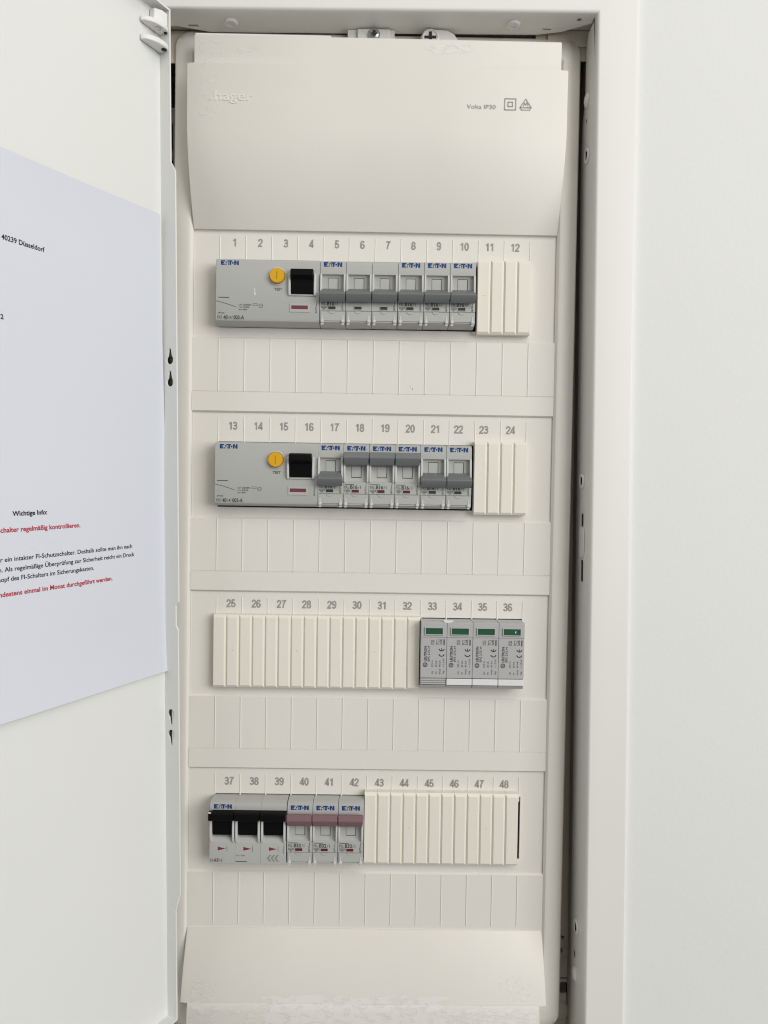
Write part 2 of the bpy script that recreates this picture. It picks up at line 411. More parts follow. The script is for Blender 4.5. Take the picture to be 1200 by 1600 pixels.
# bracket with cross-head screw, quarter-turn fastener
mb = MB(); mb.box(-11.2, 11.0, -6, -4.6, 118, 135.6); mb.box(-11.2, 11.0, -4.5, 0.5, 134.2, 135.55)
bracket = obj('bracket', mb, m_wplas, cab, bevel=0.5)
mb = MB(); mb.box(-18, 14, -3.9, -2.8, 120, 136.2); obj('bracket_wing', mb, m_steel, bracket, bevel=0.3)
scx, scz = -0.3 + 1.5 * 0, 131.0
mb = MB(); mb.lathe((0.0, -6.05, 131.4), (0, -1, 0), [(4.1, 0), (4.1, 0.8), (3.3, 1.9), (1.9, 2.3), (1.7, 1.2), (0, 1.0)], 24)
sc_ = obj('screw', mb, m_zinc, bracket, angle=25)
mb = MB(); mb.box(-2.3, 2.3, -8.42, -8.0, 131.1, 131.75); mb.box(-.33, .33, -8.43, -8.05, 129.2, 133.6); obj('cross_slot', mb, m_slot, sc_)
mb = MB()
fo = [(31.5, 116), (57, 116), (57, 129), (54.5, 132.6), (50, 135), (45, 135.6), (40, 135.6), (34.5, 134.6), (31.6, 131)]
mb.face_xz(fo, -6, -4.2); fast = obj('fastener', mb, m_wplas, cab, bevel=0.5)
mb = MB(); mb.lathe((38.2, -6.05, 129.9), (0, -1, 0), [(5.6, 0), (5.6, .9), (4.9, 1.2), (4.5, .6), (0, .5)], 28); dial = obj('dial', mb, m_wplas, fast, angle=28)
mb = MB(); mb.box(34.3, 42.1, -7.05, -6.57, 129.2, 130.9); mb.box(37.4, 39.2, -7.06, -6.58, 126.1, 133.7); obj('cross_slot', mb, m_slot, fast)

# ------------------------------------------------------------------ door, opened towards the viewer
TH = math.radians(117.48)
U = Vector((math.cos(TH), -math.sin(TH), 0)); V3 = Vector((-0.0165, 0, 1)); NN = Vector((math.sin(TH), math.cos(TH), 0))
OD = Vector((-136.9, -30.6, -150))
cabM = Matrix.Translation(Vector((178 * math.sin(PHI), 0, -178 + 178 * math.cos(PHI)))) @ Matrix.Rotation(PHI, 4, 'Y')
cabI = cabM.inverted()
def dp(a, b, n): return cabI @ (OD + U * a + V3 * b + NN * n)      # a away from the hinge edge, b up (0 = world -150), n off the inner face
ZD0, ZD1 = -381.5, 279.0
mb = MB()
rows = [[dp(a, b, 0) for a in (0, 320)] for b in (ZD0, ZD1)]
mb.hexa([dp(0, ZD0, 0), dp(320, ZD0, 0), dp(320, ZD1, 0), dp(0, ZD1, 0), dp(-1.2, ZD0, -1.4), dp(320, ZD0, -1.4), dp(320, ZD1, -1.4), dp(-1.2, ZD1, -1.4)])
door = obj('door', mb, m_door, cab)
door['label'] = 'white inner door leaf swung open on the hinge side'
# hinge-side lip with keyholes cut through; (n, b) outline follows the photographed steps
def key(n, b, flip):
    sgn = -1 if flip else 1
    pts = [(n + 3.0 * math.sin(t), b - 3.0 * math.cos(t) * sgn) for t in [math.radians(d) for d in range(-145, 146, 29)]]
    pts += [(n + 1.2, b + 5.4 * sgn), (n + 1.0, b + 7.0 * sgn), (n, b + 7.5 * sgn), (n - 1.0, b + 7.0 * sgn), (n - 1.2, b + 5.4 * sgn)]
    return pts
lip = [(0.0, ZD0), (7.6, ZD0), (7.6, -307), (11.4, -296), (11.4, -120.5), (9.6, -118), (9.6, -104.8), (12.0, -102), (12.0, 176), (8.2, 182), (8.2, ZD1), (0.0, ZD1)]
mb = MB()
mb.plate(lip, [key(6.4, 55.2, False), key(6.4, 40.8, False), key(5.2, -176.6, True), key(5.2, -190.2, True)],
         lambda p: dp(-0.02, p[1], p[0]), lambda p: dp(-1.2, p[1], p[0]))
lipo = obj('door_lip', mb, m_door, door)
mb = MB()
mb.hexa([dp(-1.3, -207, 4.6), dp(-2.2, -207, 4.6), dp(-2.2, -162, 4.6), dp(-1.3, -162, 4.6), dp(-1.3, -207, 10), dp(-2.2, -207, 10), dp(-2.2, -162, 10), dp(-1.3, -162, 10)])
obj('hinge_strip', mb, m_door, door)
mb = MB(); mb.prism([(1.5, -197), (4.5, -197), (4.5, -168), (1.5, -168)], lambda p: dp(-1.4, p[1], p[0]), lambda p: dp(-2.0, p[1], p[0]))
obj('keyhole_shade', mb, m_slot, door)  # added dark plate: its colour stands for the shade inside the lower keyholes
for b in (ZD0, ZD1):
    sg = 1 if b < 0 else -1
    mb = MB(); mb.plate([(0, 0), (320, 0), (320, 14), (0, 8.0)], [], lambda p: dp(p[0], b, p[1]), lambda p: dp(p[0], b + 1.2 * sg, p[1]))
    obj('door_lip', mb, m_door, door)
# hinge: two white leaf-shaped tongues and a block in the corner
leaf = [(0.2, 0.3), (17.5, 0.3), (18.3, 1.6), (17, 4), (14, 6.6), (10, 8.4), (5.5, 9.0), (2.2, 8.6), (0.2, 7.6)]
hin = None
for b0, b1, so in ((263.5, 266.8, 9.0), (252.0, 255.6, 6.0)):
    mb = MB(); mb.prism(leaf, lambda p: dp(p[0], b0, p[1]), lambda p: dp(p[0], b1, p[1]))
    t_ = obj('hinge_tongue', mb, m_wplas, door, bevel=0.9, seg=3)
mb = MB(); mb.prism([(0.3, .3), (9.5, .3), (9.5, 4.5), (5, 7.2), (0.3, 7.2)], lambda p: dp(p[0], 266.7, p[1]), lambda p: dp(p[0], 275.5, p[1]))
hb = obj('hinge_block', mb, m_wplas, door, bevel=0.7, seg=3)
for (a, n, b, r, m_) in ((7.0, 5.2, 263.4, 2.0, m_zinc), (3.0, 6.4, 251.9, 1.7, m_slot), (1.2, 6.0, 263.4, 1.1, m_slot)):
    mb = MB(); c = dp(a, b, n); mb.lathe(c, (0, 0, -1), [(r, -0.3), (r, .35), (r * .6, .7), (0, .6)], 16)
    obj('hinge_screw', mb, m_, door)
# ================================================================== PAPER NOTICE on the door
PO = Vector((-136.24, -30.63, -150.07)); AL = -0.0240
notice = empty('paper_notice', tuple(PO))
tag(notice, 'white paper notice with black and red printed German text taped inside the opened door', 'notice')
def paper(a, b, off=0.0):
    ca, sa = math.cos(AL), math.sin(AL)
    lift = 0.5 + 1.6 * max(0, (-b - 110) / 38.5) ** 2 + 0.8 * max(0, (b - 120) / 28.5) ** 2 + 0.35 * math.sin(a / 26 + b / 60) + 0.25 * math.sin(b / 21 - a / 40)
    return U * (a * ca - b * sa) + V3 * (a * sa + b * ca) + NN * (lift + off)
mb = MB()
mb.grid([[paper(210 * i / 30, -148.5 + 297 * j / 44) for i in range(31)] for j in range(45)])
mb.grid([[paper(210 * i / 30, -148.5 + 297 * j / 44, -0.15) for i in range(30, -1, -1)] for j in range(45)])
obj('sheet', mb, m_paper, notice, angle=60, normals=False)
def pline(txt, a_r, width, b, h, m_, bold=0.014):
    mb = MB(); text(mb, txt, lambda x, z: paper(a_r - x, b + z, 0.12), h, 'R', width, bold)
    obj('printed_line', mb, m_, notice, normals=False)
pline('40239 Düsseldorf', 88.7, 26.6, 101.7, 2.75, m_pblack, 0.02)
pline('2', 115.3, 1.9, 60.75, 2.6, m_pblack, 0.02)
pline('Wichtige Info:', 93.0, 21.4, -41.2, 2.6, m_pblack, 0.026)
pline('Schalter regelmäßig kontrollieren.', 70.85, 52.6, -49.6, 2.65, m_pred, 0.024)
pline('ür ein intakter FI-Schutzschalter. Deshalb sollte man ihn nach', 31.15, 93.0, -64.9, 2.5, m_pblack)
pline('n. Als regelmäßige Überprüfung zur Sicherheit reicht ein Druck', 29.45, 94.0, -70.1, 2.5, m_pblack)
pline('Knopf des FI-Schalters im Sicherungskasten.', 62.0, 64.4, -75.2, 2.5, m_pblack)
pline('mindestens einmal im Monat durchgeführt werden.', 47.9, 79.6, -83.1, 2.6, m_pred, 0.024)
# ================================================================== BOARD COVER
cover = empty('board_cover', (0, 0, 0))
tag(cover, 'tall beige plastic board cover with numbered rows and curved end caps', 'board cover')
XF, OT, OB = 125.7, 138.4, -563.0
def ring_loop(hw, zt, zb, y, r, n=8):
    L = []
    for cx, cz, a0 in ((hw - r, zt - r, 0), (-hw + r, zt - r, 90), (-hw + r, zb + r, 180), (hw - r, zb + r, 270)):
        for i in range(n + 1):
            a = math.radians(a0 + 90 * i / n); L.append((cx + r * math.cos(a), y, cz + r * math.sin(a)))
    return L
loops = [(XF, 119, -540, 2.5, .3), (XF, 119, -540, 0.6, .3), (XF + 1.5, 120.5, -541.5, -1.3, 1.2), (XF + 2.1, 121, -542, -1.5, 1.6),
         (XF + 4, 123.5, -545, -1.3, 3), (XF + 10, 130, -552, -0.2, 7), (XF + 13.5, 135.2, -558.5, 2.0, 9.5), (140.2, OT - 1, OB + 2, 4.4, 11), (141.0, OT, OB, 6.8, 11.5), (141.0, OT, OB, 12, 11.5)]
mb = MB(); prev = None
for hw, zt, zb, y, r in loops:
    cur = [mb.bm.verts.new(p) for p in ring_loop(hw, zt, zb, y, r)]
    if prev:
        n = len(cur)
        for i in range(n): mb.bm.faces.new([prev[i], prev[(i + 1) % n], cur[(i + 1) % n], cur[i]])
    prev = cur
obj('side_rim', mb, m_cover, cover, angle=32)

OPX0, OPX1 = -107.8, 107.6
def zr(i): return -125.0 * i
strips, labels = [], []
for i in range(4):
    z0 = zr(i)
    op0, op1 = ((-65.8, -20.9), (-190.55, -145.0), (-313.2, -266.4), (-437.6, -393.0))[i]
    mb = MB()
    mb.plate(rect(-XF, XF, z0 - 73.4, z0 + 1.2), [rect(OPX0, 108.7 if i == 3 else OPX1, op0, op1)], lambda p: (p[0], 1.9, p[1]), lambda p: (p[0], 4.0, p[1]))
    st = obj('number_strip', mb, m_cover, cover, bevel=0.25)
    # label field with its stepped ledge below
    zt, zg, zb = z0 - 72.9, z0 - 110.2, z0 - 125.0
    if i < 3:
        yz = [(3.6, zt + .4), (1.85, zt + .4), (0.35, zt - 0.7), (0.35, zg + 0.1), (0.75, zg), (0.75, zg - 0.35), (0.0, zg - 0.55), (0.0, zb + 1.3), (1.86, zb), (3.6, zb)]
    else:
        yz = [(3.6, zt + .4), (1.85, zt + .4), (0.35, zt - 0.7), (0.35, -489), (3.6, -489)]
    mb = MB(); mb.side(yz, -XF, XF); lb = obj('label_field', mb, m_cover, cover)
    strips.append(st); labels.append(lb)
    for k in range(13):
        x = -107.52 + 17.92 * k
        if i == 0 and k == 0:
            rp = lambda y, h: [(-.5, y), (-.14, y - h), (.14, y - h), (.5, y)]
            mb = MB(); mb.prism(rp(1.95, .42), lambda p: (p[0], p[1], -2.4), lambda p: (p[0], p[1], -19.8)); rib_n = mb.data('rib', m_cover, 60)
            mb = MB(); mb.prism(rp(.4, .5), lambda p: (p[0], p[1], -73.7), lambda p: (p[0], p[1], -110.0)); rib_l = mb.data('rib', m_cover, 60)
        link('rib', rib_n, st, loc=(x, 0, z0 - (1.4 if i > 1 else 0.4)), bevel=0)
        link('rib', rib_l, lb, loc=(x, 0, z0))
# numbers 1 to 48, outlined grey digits
for n in range(1, 49):
    i, k = divmod(n - 1, 12)
    x = -97.4 + 17.68 * k + {21: -1.6, 22: -1.6, 23: -0.6}.get(n - 1, 0)
    z = (-7.3, -133.9, -258.2, -384.0)[i]
    mb = MB()
    mb.mi = 0; digits(mb, str(n), x, z - 2.65, 5.3, 0.98, 1.8)
    mb.mi = 1; digits(mb, str(n), x, z - 2.65, 5.3, 0.36, 1.7)
    obj('position_number', mb, [m_numo, m_numi], cover, normals=False)

# curved caps at both ends: rows from the ledge outwards, real side walls
def cap(name, sgn, zs, zn, ze, m_, fine=False, step=None):
    """zs start at the ledge, zn where the cap narrows, ze its outer end"""
    mb = MB()
    hs, hn = 127.2, 122.4
    def yb(t): return -0.3 - 15.9 * (1 - (1 - min(1, t)) ** 1.75) - 1.0 * max(0, t - 1)
    L = abs(zn - zs); run = 62.0
    zz = [zs + sgn * d for d in [0, 2, 5, 9, 14, 20, 27, 35, 44, 53, 62, 75, 90, L] if d <= L]
    if zz[-1] != zn: zz.append(zn)
    def row(z, hw, r=1.0):
        t = abs(z - zs) / run; y = yb(t); hw_ = hw - 1.6 * max(0, 1 - t) if hw == hs else hw
        return [(-hw_, 3.0, z), (-hw_, y + r, z), (-hw_ + .3 * r, y + .3 * r, z), (-hw_ + r, y, z), (-40, y - .25, z), (0, y - .35, z), (40, y - .25, z), (hw_ - r, y, z), (hw_ - .3 * r, y + .3 * r, z), (hw_, y + r, z), (hw_, 3.0, z)]
    rows = [[(p[0], 3.0, p[2]) for p in row(zs, hs)]] + [row(z, hs) for z in zz]
    yl = yb(abs(zn - zs) / run)
    sx = lambda x: x * hn / hs if abs(x) > 41 else x
    if fine: rows += [[(p[0], p[1] + .18, p[2] + sgn * .25) for p in row(zn, hs)]]
    rows += [[(sx(p[0]), p[1], p[2] + sgn * .5) for p in row(zn, hs)]]
    for z in (zn + sgn * 6, ze - sgn * 0.8): rows += [[(sx(p[0]), p[1], p[2]) for p in row(z, hs)]]
    rows += [[(sx(p[0]), min(3, p[1] + .8), p[2]) for p in row(ze, hs)], [(sx(p[0]), 3.0, p[2]) for p in row(ze, hs)]]
    mb.grid(rows)
    if step:      # the right part of the top edge sits a little lower
        for v in mb.bm.verts:
            if v.co.x > -32 and abs(v.co.z - ze) < 1.2: v.co.z -= step * sgn
    return obj(name, mb, m_, cover, angle=38), yb
topcap, ybt = cap('top_cap', 1, 0.9, 104.3, 123.2, m_cap)
botcap, ybb = cap('bottom_cap', -1, -488.0, -532.5, -560.0, m_flap, True)
# a flat raised rail along the left part of the top edge (the step seen there)
mb = MB(); mb.box(-121.8, -31.5, -16.6, -5, 123.0, 124.4); obj('edge_rail', mb, m_cover, topcap, bevel=0.4)
# raised maker lettering, partly worn, and the thin printed marks
def yc(z): return ybt(abs(z - 0.9) / 62.0) - 0.33
mb = MB()
vs, fs, a, b = glyphs('hager', 0.014)
k = 6.3 / CAP; kx = 25.5 / (b - a); z0 = 80.6
A = [mb.bm.verts.new((-108.6 + (x - a) * kx, yc(z0) - 0.13, z0 + y * k)) for x, y in vs]
B = [mb.bm.verts.new((-108.6 + (x - a) * kx, yc(z0) + 0.4, z0 + y * k)) for x, y in vs]
ec = {}
for f in fs:
    mb.bm.faces.new([A[i] for i in f])
    for p, q in zip(f, f[1:] + f[:1]): ec[(p, q)] = ec.get((p, q), 0) + 1
for (p, q) in ec:
    if (q, p) not in ec: mb.bm.faces.new([A[p], A[q], B[q], B[p]])
mb.box(-111.4, -110.2, yc(81.2) - .13, yc(81.2) + .4, 80.6, 81.8)
obj('raised_lettering', mb, m_cover, topcap, angle=40)
mb = MB()
yv = yc(80) - 0.25
text(mb, 'Volta IP30', flat(59.7, 78.2, yv), 2.9, 'L', 19.2, bold=-0.006)
stroke(mb, rect(85.0, 92.4, 77.9, 85.2), 0.42, yv, True); stroke(mb, rect(87.2, 90.2, 80.1, 83.0), 0.42, yv, True)
stroke(mb, [(95.3, 79.6), (99.0, 85.2), (102.7, 79.6)], 0.42, yv, True)
stroke(mb, [(95.3, 79.6), (96.2, 78.0), (101.8, 78.0), (102.7, 79.6)], 0.38, yv)
stroke(mb, [(97.5, 80.4), (98.2, 82.6), (99.0, 81.2), (99.7, 82.9), (100.5, 80.6)], 0.36, yv)
obj('printed_marks', mb, m_mark, topcap, normals=False)
mb = MB(); disc(mb, 27.2, -106.5, .42, 0.25); disc(mb, 25.9, -104.9, .2, 0.25); obj('speck', mb, m_inkl, labels[0], normals=False)

# ================================================================== DEVICES
PIT = 17.6
W = PIT - 0.22
def yz_t(pts): return [(y, -t) for y, t in pts]           # t counts down from the top edge of a device
BODY = yz_t([(26, 0.6), (-6, 0.0), (-9.5, 0.5), (-11.4, 1.7), (-12, 3.4), (-12, 10.0), (-10.4, 10.3), (-10, 11.0), (-10, 25.0), (-10.6, 26.0),
             (-12, 26.8), (-12, 34.4), (-11.4, 34.6), (-11.4, 41.4), (-10.6, 42.6), (-3, 43.8), (1.2, 43.9), (1.2, 40), (26, 40)])
_me = {}
def once(k, fn):
    if k not in _me: _me[k] = fn()
    return _me[k]
def put(name, key, fn, parent, bevel=0, seg=2, loc=None): return link(name, once(key, fn), parent, bevel, seg, loc)

LEVER_DN = yz_t([(-7, 18.4), (-12, 19.6), (-18.2, 23.2), (-19.0, 24.2), (-18.8, 25.0), (-16.0, 29.0), (-15.0, 29.4), (-12.3, 27.4), (-8, 25.6)])
LEVER_UP = yz_t([(-8, 15.2), (-12.0, 15.6), (-15.6, 14.6), (-18.7, 10.6), (-18.9, 9.8), (-17.2, 6.4), (-16.2, 5.9), (-12.4, 7.8), (-8, 11.0)])

def me_body():
    mb = MB(); mb.side(BODY, 0, W); return mb.data('housing', m_grey)
def me_cheek(t0, t1):
    mb = MB(); mb.side(yz_t([(-6, t0), (-11.8, t0 - 0.4), (-13.4, t0 + .6), (-13.8, t0 + 4), (-13.8, t1 - 4), (-13.0, t1 - 1), (-11.8, t1), (-6, t1)]), 0, 1.35)
    return mb.data('cheek', m_cheek)
def me_lever(p, m_):
    mb = MB(); tp = lambda y: 1.75 * min(1, max(0, (y + 16.2) / 3.2))
    mb.prism(p, lambda q: (0.15 + tp(q[0]), q[0], q[1]), lambda q: (W - 0.15 - tp(q[0]), q[0], q[1])); return mb.data('lever', m_)
def me_slot(t0, t1, dn):
    mb = MB()
    mb.box(5.4, 12.3, -10.08, -9.6, -t1 - (0 if dn else .1), -t0 + (.1 if dn else 0))
    return mb.data('toggle_slot', m_slot)
def me_drum(t0, t1, dn):
    mb = MB(); e = (0.0, 0.32) if dn else (0.32, 0.0)
    mb.box(5.55, 11.85, -10.35, -10.0, -t1 + e[0], -t0 - e[1]); return mb.data('toggle_drum', m_shut)
def me_ind(m_):
    mb = MB(); mb.box(5.7, 10.7, -12.12, -11.9, -33.5, -31.5); return mb.data('indicator', m_)
def me_indw():
    mb = MB(); mb.plate(rect(5.3, 11.1, -33.9, -31.15), [rect(5.75, 10.65, -33.45, -31.55)], lambda p: (p[0], -12.3, p[1]), lambda p: (p[0], -11.95, p[1])); return mb.data('indicator_frame', m_grey)
def me_shut():
    mb = MB(); mb.side(yz_t([(-11.2, 34.9), (-11.95, 34.9), (-11.95, 41.0), (-11.2, 41.4)]), 0.5, W - 0.5)
    mb.prism([(8.2 + 2.2 * math.cos(a), -34.7 - 1.7 * math.sin(a)) for a in [i * math.pi / 10 for i in range(11)]], lambda p: (p[0], -12.35, p[1]), lambda p: (p[0], -11.8, p[1]))
    return mb.data('shutter', m_shut)
def me_knob(x):
    mb = MB()
    mb.lathe((x, -10.8, -41.3), (0, -1, 0), [(1.25, 0), (1.25, 1.6), (0.9, 2.1), (0, 2.2)], 12)
    mb.box(x - .45, x + .45, -12.2, -11, -40.5, -37.6)
    mb.box(x - .8, x + .8, -11.9, -10.0, -43.7, -42.2)
    return mb.data('knob', m_cheek)
def me_bar():
    mb = MB(); mb.box(2.9, W - 2.9, -11.75, -11.0, -42.0, -41.45); return mb.data('bar', m_shut)
def me_brand():
    mb = MB(); brand(mb, 2.5, -4.9, 12.3, 3.1, -12.1); return mb.data('brand_print', m_blue, normals=False)
def me_rating(txt, full):
    mb = MB(); y = -12.12
    if full:
        text(mb, txt[:4], flat(0.9, -30.9, y), 2.2, 'L', 3.6, 0.0)
        text(mb, txt[4:7], flat(4.8, -30.9, y), 2.55, 'L', 5.0, 0.03)
        text(mb, txt[7:], flat(10.1, -30.9, y), 2.2, 'L', 1.9, 0.0)
        stroke(mb, [(1.2, -27.9), (7.2, -27.9)], 0.42, y)
        stroke(mb, rect(1.1, 4.6, -32.7, -31.6), 0.22, y, True); stroke(mb, [(1.8, -32.2), (4.0, -32.2)], .3, y)
        stroke(mb, [(2.0, -33.2), (3.6, -33.2)], .25, y); stroke(mb, [(2.4, -33.8), (3.2, -33.8)], .25, y)
    stroke(mb, [(15.6, -27.6), (15.6, -29.2), (15.0, -30.4)], .3, y); stroke(mb, [(15.6, -30.4), (15.6, -31.2), (14.9, -31.2), (14.9, -32.2), (15.6, -32.2), (15.6, -32.8)], .26, y)
    ring(mb, 15.4, -33.5, .5, .25, y, 8)
    return mb.data('rating_print', m_ink, normals=False)

def breaker(x, zt, dn, lever_mat, txt, full=True, logo=True, screen=True, label='', group='', tilt=0):
    r = empty('circuit_breaker', (x, 0, zt), (0, tilt, 0)); tag(r, label, 'circuit breaker', group)
    put('housing', 'hb', me_body, r, 0.3)
    t0 = 9.8 if dn else 12.0; t1 = 26.4 if dn else 27.2
    for cx in (0.1, W - 1.45): put('cheek', ('ch', dn), lambda: me_cheek(t0, t1), r, 0.35, loc=(cx, 0, 0))
    lv = put('lever', ('lv', dn, lever_mat.name), lambda: me_lever(LEVER_DN if dn else LEVER_UP, lever_mat), r, 0.45, 3)
    s0, s1 = (11.9, 21) if dn else (14.0, 23.2)
    put('toggle_slot', ('sl', dn), lambda: me_slot(s0, s1, dn), r)
    put('toggle_drum', ('dr', dn), lambda: me_drum(s0, s1, dn), r, 0.1)
    im = m_dark if dn else m_red
    ind = put('indicator', ('in', dn), lambda: me_ind(im), r); put('indicator_frame', 'if', me_indw, ind, 0.1)
    sh = put('shutter', 'sh', me_shut, r, 0.15)
    for kx in (1.75, W - 1.75): put('knob', ('kn', kx), lambda: me_knob(kx), sh, 0.12)
    put('bar', 'bar', me_bar, sh, 0.12)
    if logo: put('brand_print', 'bp', me_brand, r)
    if full or screen: put('rating_print', ('rp', txt, full), lambda: me_rating(txt, full), r)
    return r

def rcd(x, zt, label):
    WW = PIT * 4 - 0.25
    r = empty('residual_current_device', (x, 0, zt)); tag(r, label, 'leakage switch', 'four-module leakage switches with yellow test buttons')
    prof = yz_t([(26, 0.6), (-6, 0.0), (-10, 0.4), (-11.6, 1.3), (-12, 2.4), (-12, 40.6), (-11.2, 42.2), (-3, 43.8), (1.2, 43.9), (1.2, 40), (26, 40)])
    def f():
        mb = MB(); mb.side(prof, 0, WW); return mb.data('housing', m_grey)
    put('housing', 'rh', f, r, 0.35)
    def f():
        mb = MB(); mb.lathe((0, -11.9, 0), (0, -1, 0), [(5.95, 0), (5.95, .5), (5.5, .9), (5.3, .3), (5.3, 0)], 36); return mb.data('button_ring', m_cheek)
    bt = put('button_ring', 'rr', f, r, loc=(41.6, 0, -12.0))
    def f():
        mb = MB(); mb.lathe((0, -11.6, 0), (0, -1, 0), [(5.1, 0), (5.05, 3.0), (4.7, 3.5), (0, 3.55)], 36); return mb.data('test_button', m_yellow)
    tb = put('test_button', 'rt', f, r, loc=(41.6, 0, -12.0))
    def f():
        mb = MB(); mb.box(-.28, .28, -15.3, -15.12, -2.6, 2.6); return mb.data('button_slot', mat('ochre_slot', (.42, .22, .01), .5))
    put('button_slot', 'rs', f, tb)
    def f():
        mb = MB(); mb.side(yz_t([(-10, 7.4), (-14.5, 7.4), (-18.5, 8.4), (-18.8, 12.6), (-15.2, 14.6), (-13.4, 23.4), (-10, 23.9)]), 51.0, 66.0); return mb.data('lever', m_black)
    put('lever', 'rl', f, r, 0.4)
    def f():
        mb = MB(); mb.side(yz_t([(-11.5, 9.6), (-13.2, 9.6), (-14.6, 11), (-14.6, 21), (-13.4, 24.8), (-11.5, 25.2)]), 0, 1.6); return mb.data('cheek', m_cheek)
    for cx in (49.2, 66.3): put('cheek', 'rc', f, r, 0.5, 3, loc=(cx, 0, 0))
    def f():
        mb = MB(); mb.box(67.6, 68.1, -12.9, -11.9, -25, -9.8); mb.box(51, 66, -12.9, -11.8, -24.9, -24.1); return mb.data('shelf', m_grey)
    put('shelf', 'rsf', f, r, 0.2)
    def f():
        mb = MB(); mb.plate(rect(50.1, 63.6, -35.8, -29.9), [rect(51.2, 62.3, -33.8, -31.4)], lambda p: (p[0], -12.45, p[1]), lambda p: (p[0], -11.9, p[1])); return mb.data('flag_frame', m_shut)
    fr = put('flag_frame', 'rf', f, r, 0.15)
    def f():
        mb = MB(); mb.box(51.1, 62.4, -12.12, -11.9, -33.9, -31.3); return mb.data('flag', m_brown)
    put('flag', 'rfl', f, fr)
    def f():
        mb = MB(); brand(mb, 3.4, -4.9, 12.0, 3.0, -12.1); return mb.data('brand_print', m_blue, normals=False)
    put('brand_print', 'rbp', f, r)
    def f():
        mb = MB(); y = -12.1
        stroke(mb, [(2.0, -26.7), (9.0, -26.7)], 0.5, y); stroke(mb, [(0.3, -29.1), (6.5, -30.6), (13.6, -32.9)], 0.32, y)
        for q, tx in enumerate(('Un= 230/400V~', 'I n= 0,03A', 'In= 40A')): text(mb, tx, flat(15.8, -32.0 - 1.6 * q, y), 1.2, 'L', (9.2, 7.2, 5.6)[q], 0.008)
        stroke(mb, rect(25.4, 28.4, -31.7, -30.6), .2, y, True); ring(mb, 30.6, -32.0, 1.25, .24, y); stroke(mb, [(29.9, -32), (31.3, -32)], .22, y)
        text(mb, 'xPole', flat(1.5, -37.6, y), 1.15, 'L', 4.6, 0.01)
        text(mb, 'PXF-', flat(1.4, -41.1, y), 2.3, 'L', 3.6, 0.0)
        text(mb, '40', flat(5.4, -41.1, y), 2.5, 'L', 2.9, 0.03); text(mb, '/4/', flat(8.7, -41.1, y), 2.3, 'L', 3.0, 0.0); text(mb, '003-A', flat(12.2, -41.1, y), 2.5, 'L', 7.2, 0.028)
        return mb.data('printed_text', m_ink, normals=False)
    put('printed_text', 'rp', f, r)
    def f():
        mb = MB(); text(mb, 'TEST', flat(42.2, -21.5, -12.1), 1.8, 'C', 5.4, 0.02); return mb.data('button_label', m_ink, normals=False)
    put('button_label', 'rtl', f, r)
    def f():
        mb = MB(); y = -12.1
        stroke(mb, [(68.2, -29.5), (68.2, -31.2), (67.6, -32.2)], .28, y); stroke(mb, [(68.2, -32.2), (68.2, -33), (67.6, -33), (67.6, -34.2), (68.2, -34.2), (68.2, -35)], .26, y); ring(mb, 68, -35.7, .45, .24, y, 8)
        return mb.data('printed_symbol', m_ink, normals=False)
    put('printed_symbol', 'rps', f, r)
    return r

RX = -107.4
ROWZ = (-21.9, -145.7, -266.9, -393.5)
r1 = rcd(RX, ROWZ[0], 'upper grey leakage switch with yellow test button and black lever, in the top row')
mb = MB(); mb.box(26.1, 26.7, -12.16, -12.05, -24.9, -20.3); mb.box(26.2, 27.0, -12.17, -12.05, -24.9, -23.4)
obj('scratch', mb, m_spdw, r1, bevel=0.05)
r2 = rcd(RX + 0.5, ROWZ[1], 'lower grey leakage switch with yellow test button and black lever, in the second row')
G1 = 'grey single-pole circuit breakers with dark grey levers'
TOP = ('grey breaker with lever down touching the upper leakage switch',
       'plain grey breaker with lever down and no blue print, left of its plain twin',
       'plain grey breaker with lever down and no blue print, right of its plain twin',
       'grey blue-printed breaker with lever down directly right of the two plain ones',
       'grey breaker with lever down in the top row, second from the ivory strip',
       'grey breaker with lever down beside the dark gap and the upper short ivory strip')
for k in range(6):
    breaker(RX + 70.4 + PIT * k, ROWZ[0] + 0.12 * k, True, m_lever, 'PXL-B16/1', full=k not in (1, 2), logo=k not in (1, 2), screen=k != 1,
            label=TOP[k], group=G1, tilt=random.uniform(-.002, .002))
SECOND = ('grey breaker with lever down touching the lower leakage switch',
          'grey breaker with raised grey lever, left one of three with red indicators',
          'grey breaker with raised grey lever, middle one of three with red indicators',
          'grey breaker with raised grey lever, right one of three with red indicators',
          'grey breaker with lever down directly right of the three raised grey levers',
          'grey breaker with lever down beside the dark gap and the lower short ivory strip')
for k, dn in enumerate((True, False, False, False, True, True)):
    breaker(RX + 70.4 + 0.15 + 17.5 * k, ROWZ[1], dn, m_lever, 'PXL-B16/1', label=SECOND[k], group=G1, tilt=random.uniform(-.002, .002))
MAUVE = ('grey breaker with raised mauve lever touching the black-levered main switch', 'grey breaker with raised mauve lever, middle one of three',
         'grey breaker with raised mauve lever touching the ivory strip')
for k in range(3):
    breaker(RX - 0.2 + PIT * 3 + 0.25 + PIT * k, ROWZ[3], False, m_pink, 'PXL-B32/1', label=MAUVE[k], group='grey circuit breakers with mauve levers', tilt=random.uniform(-.002, .002))
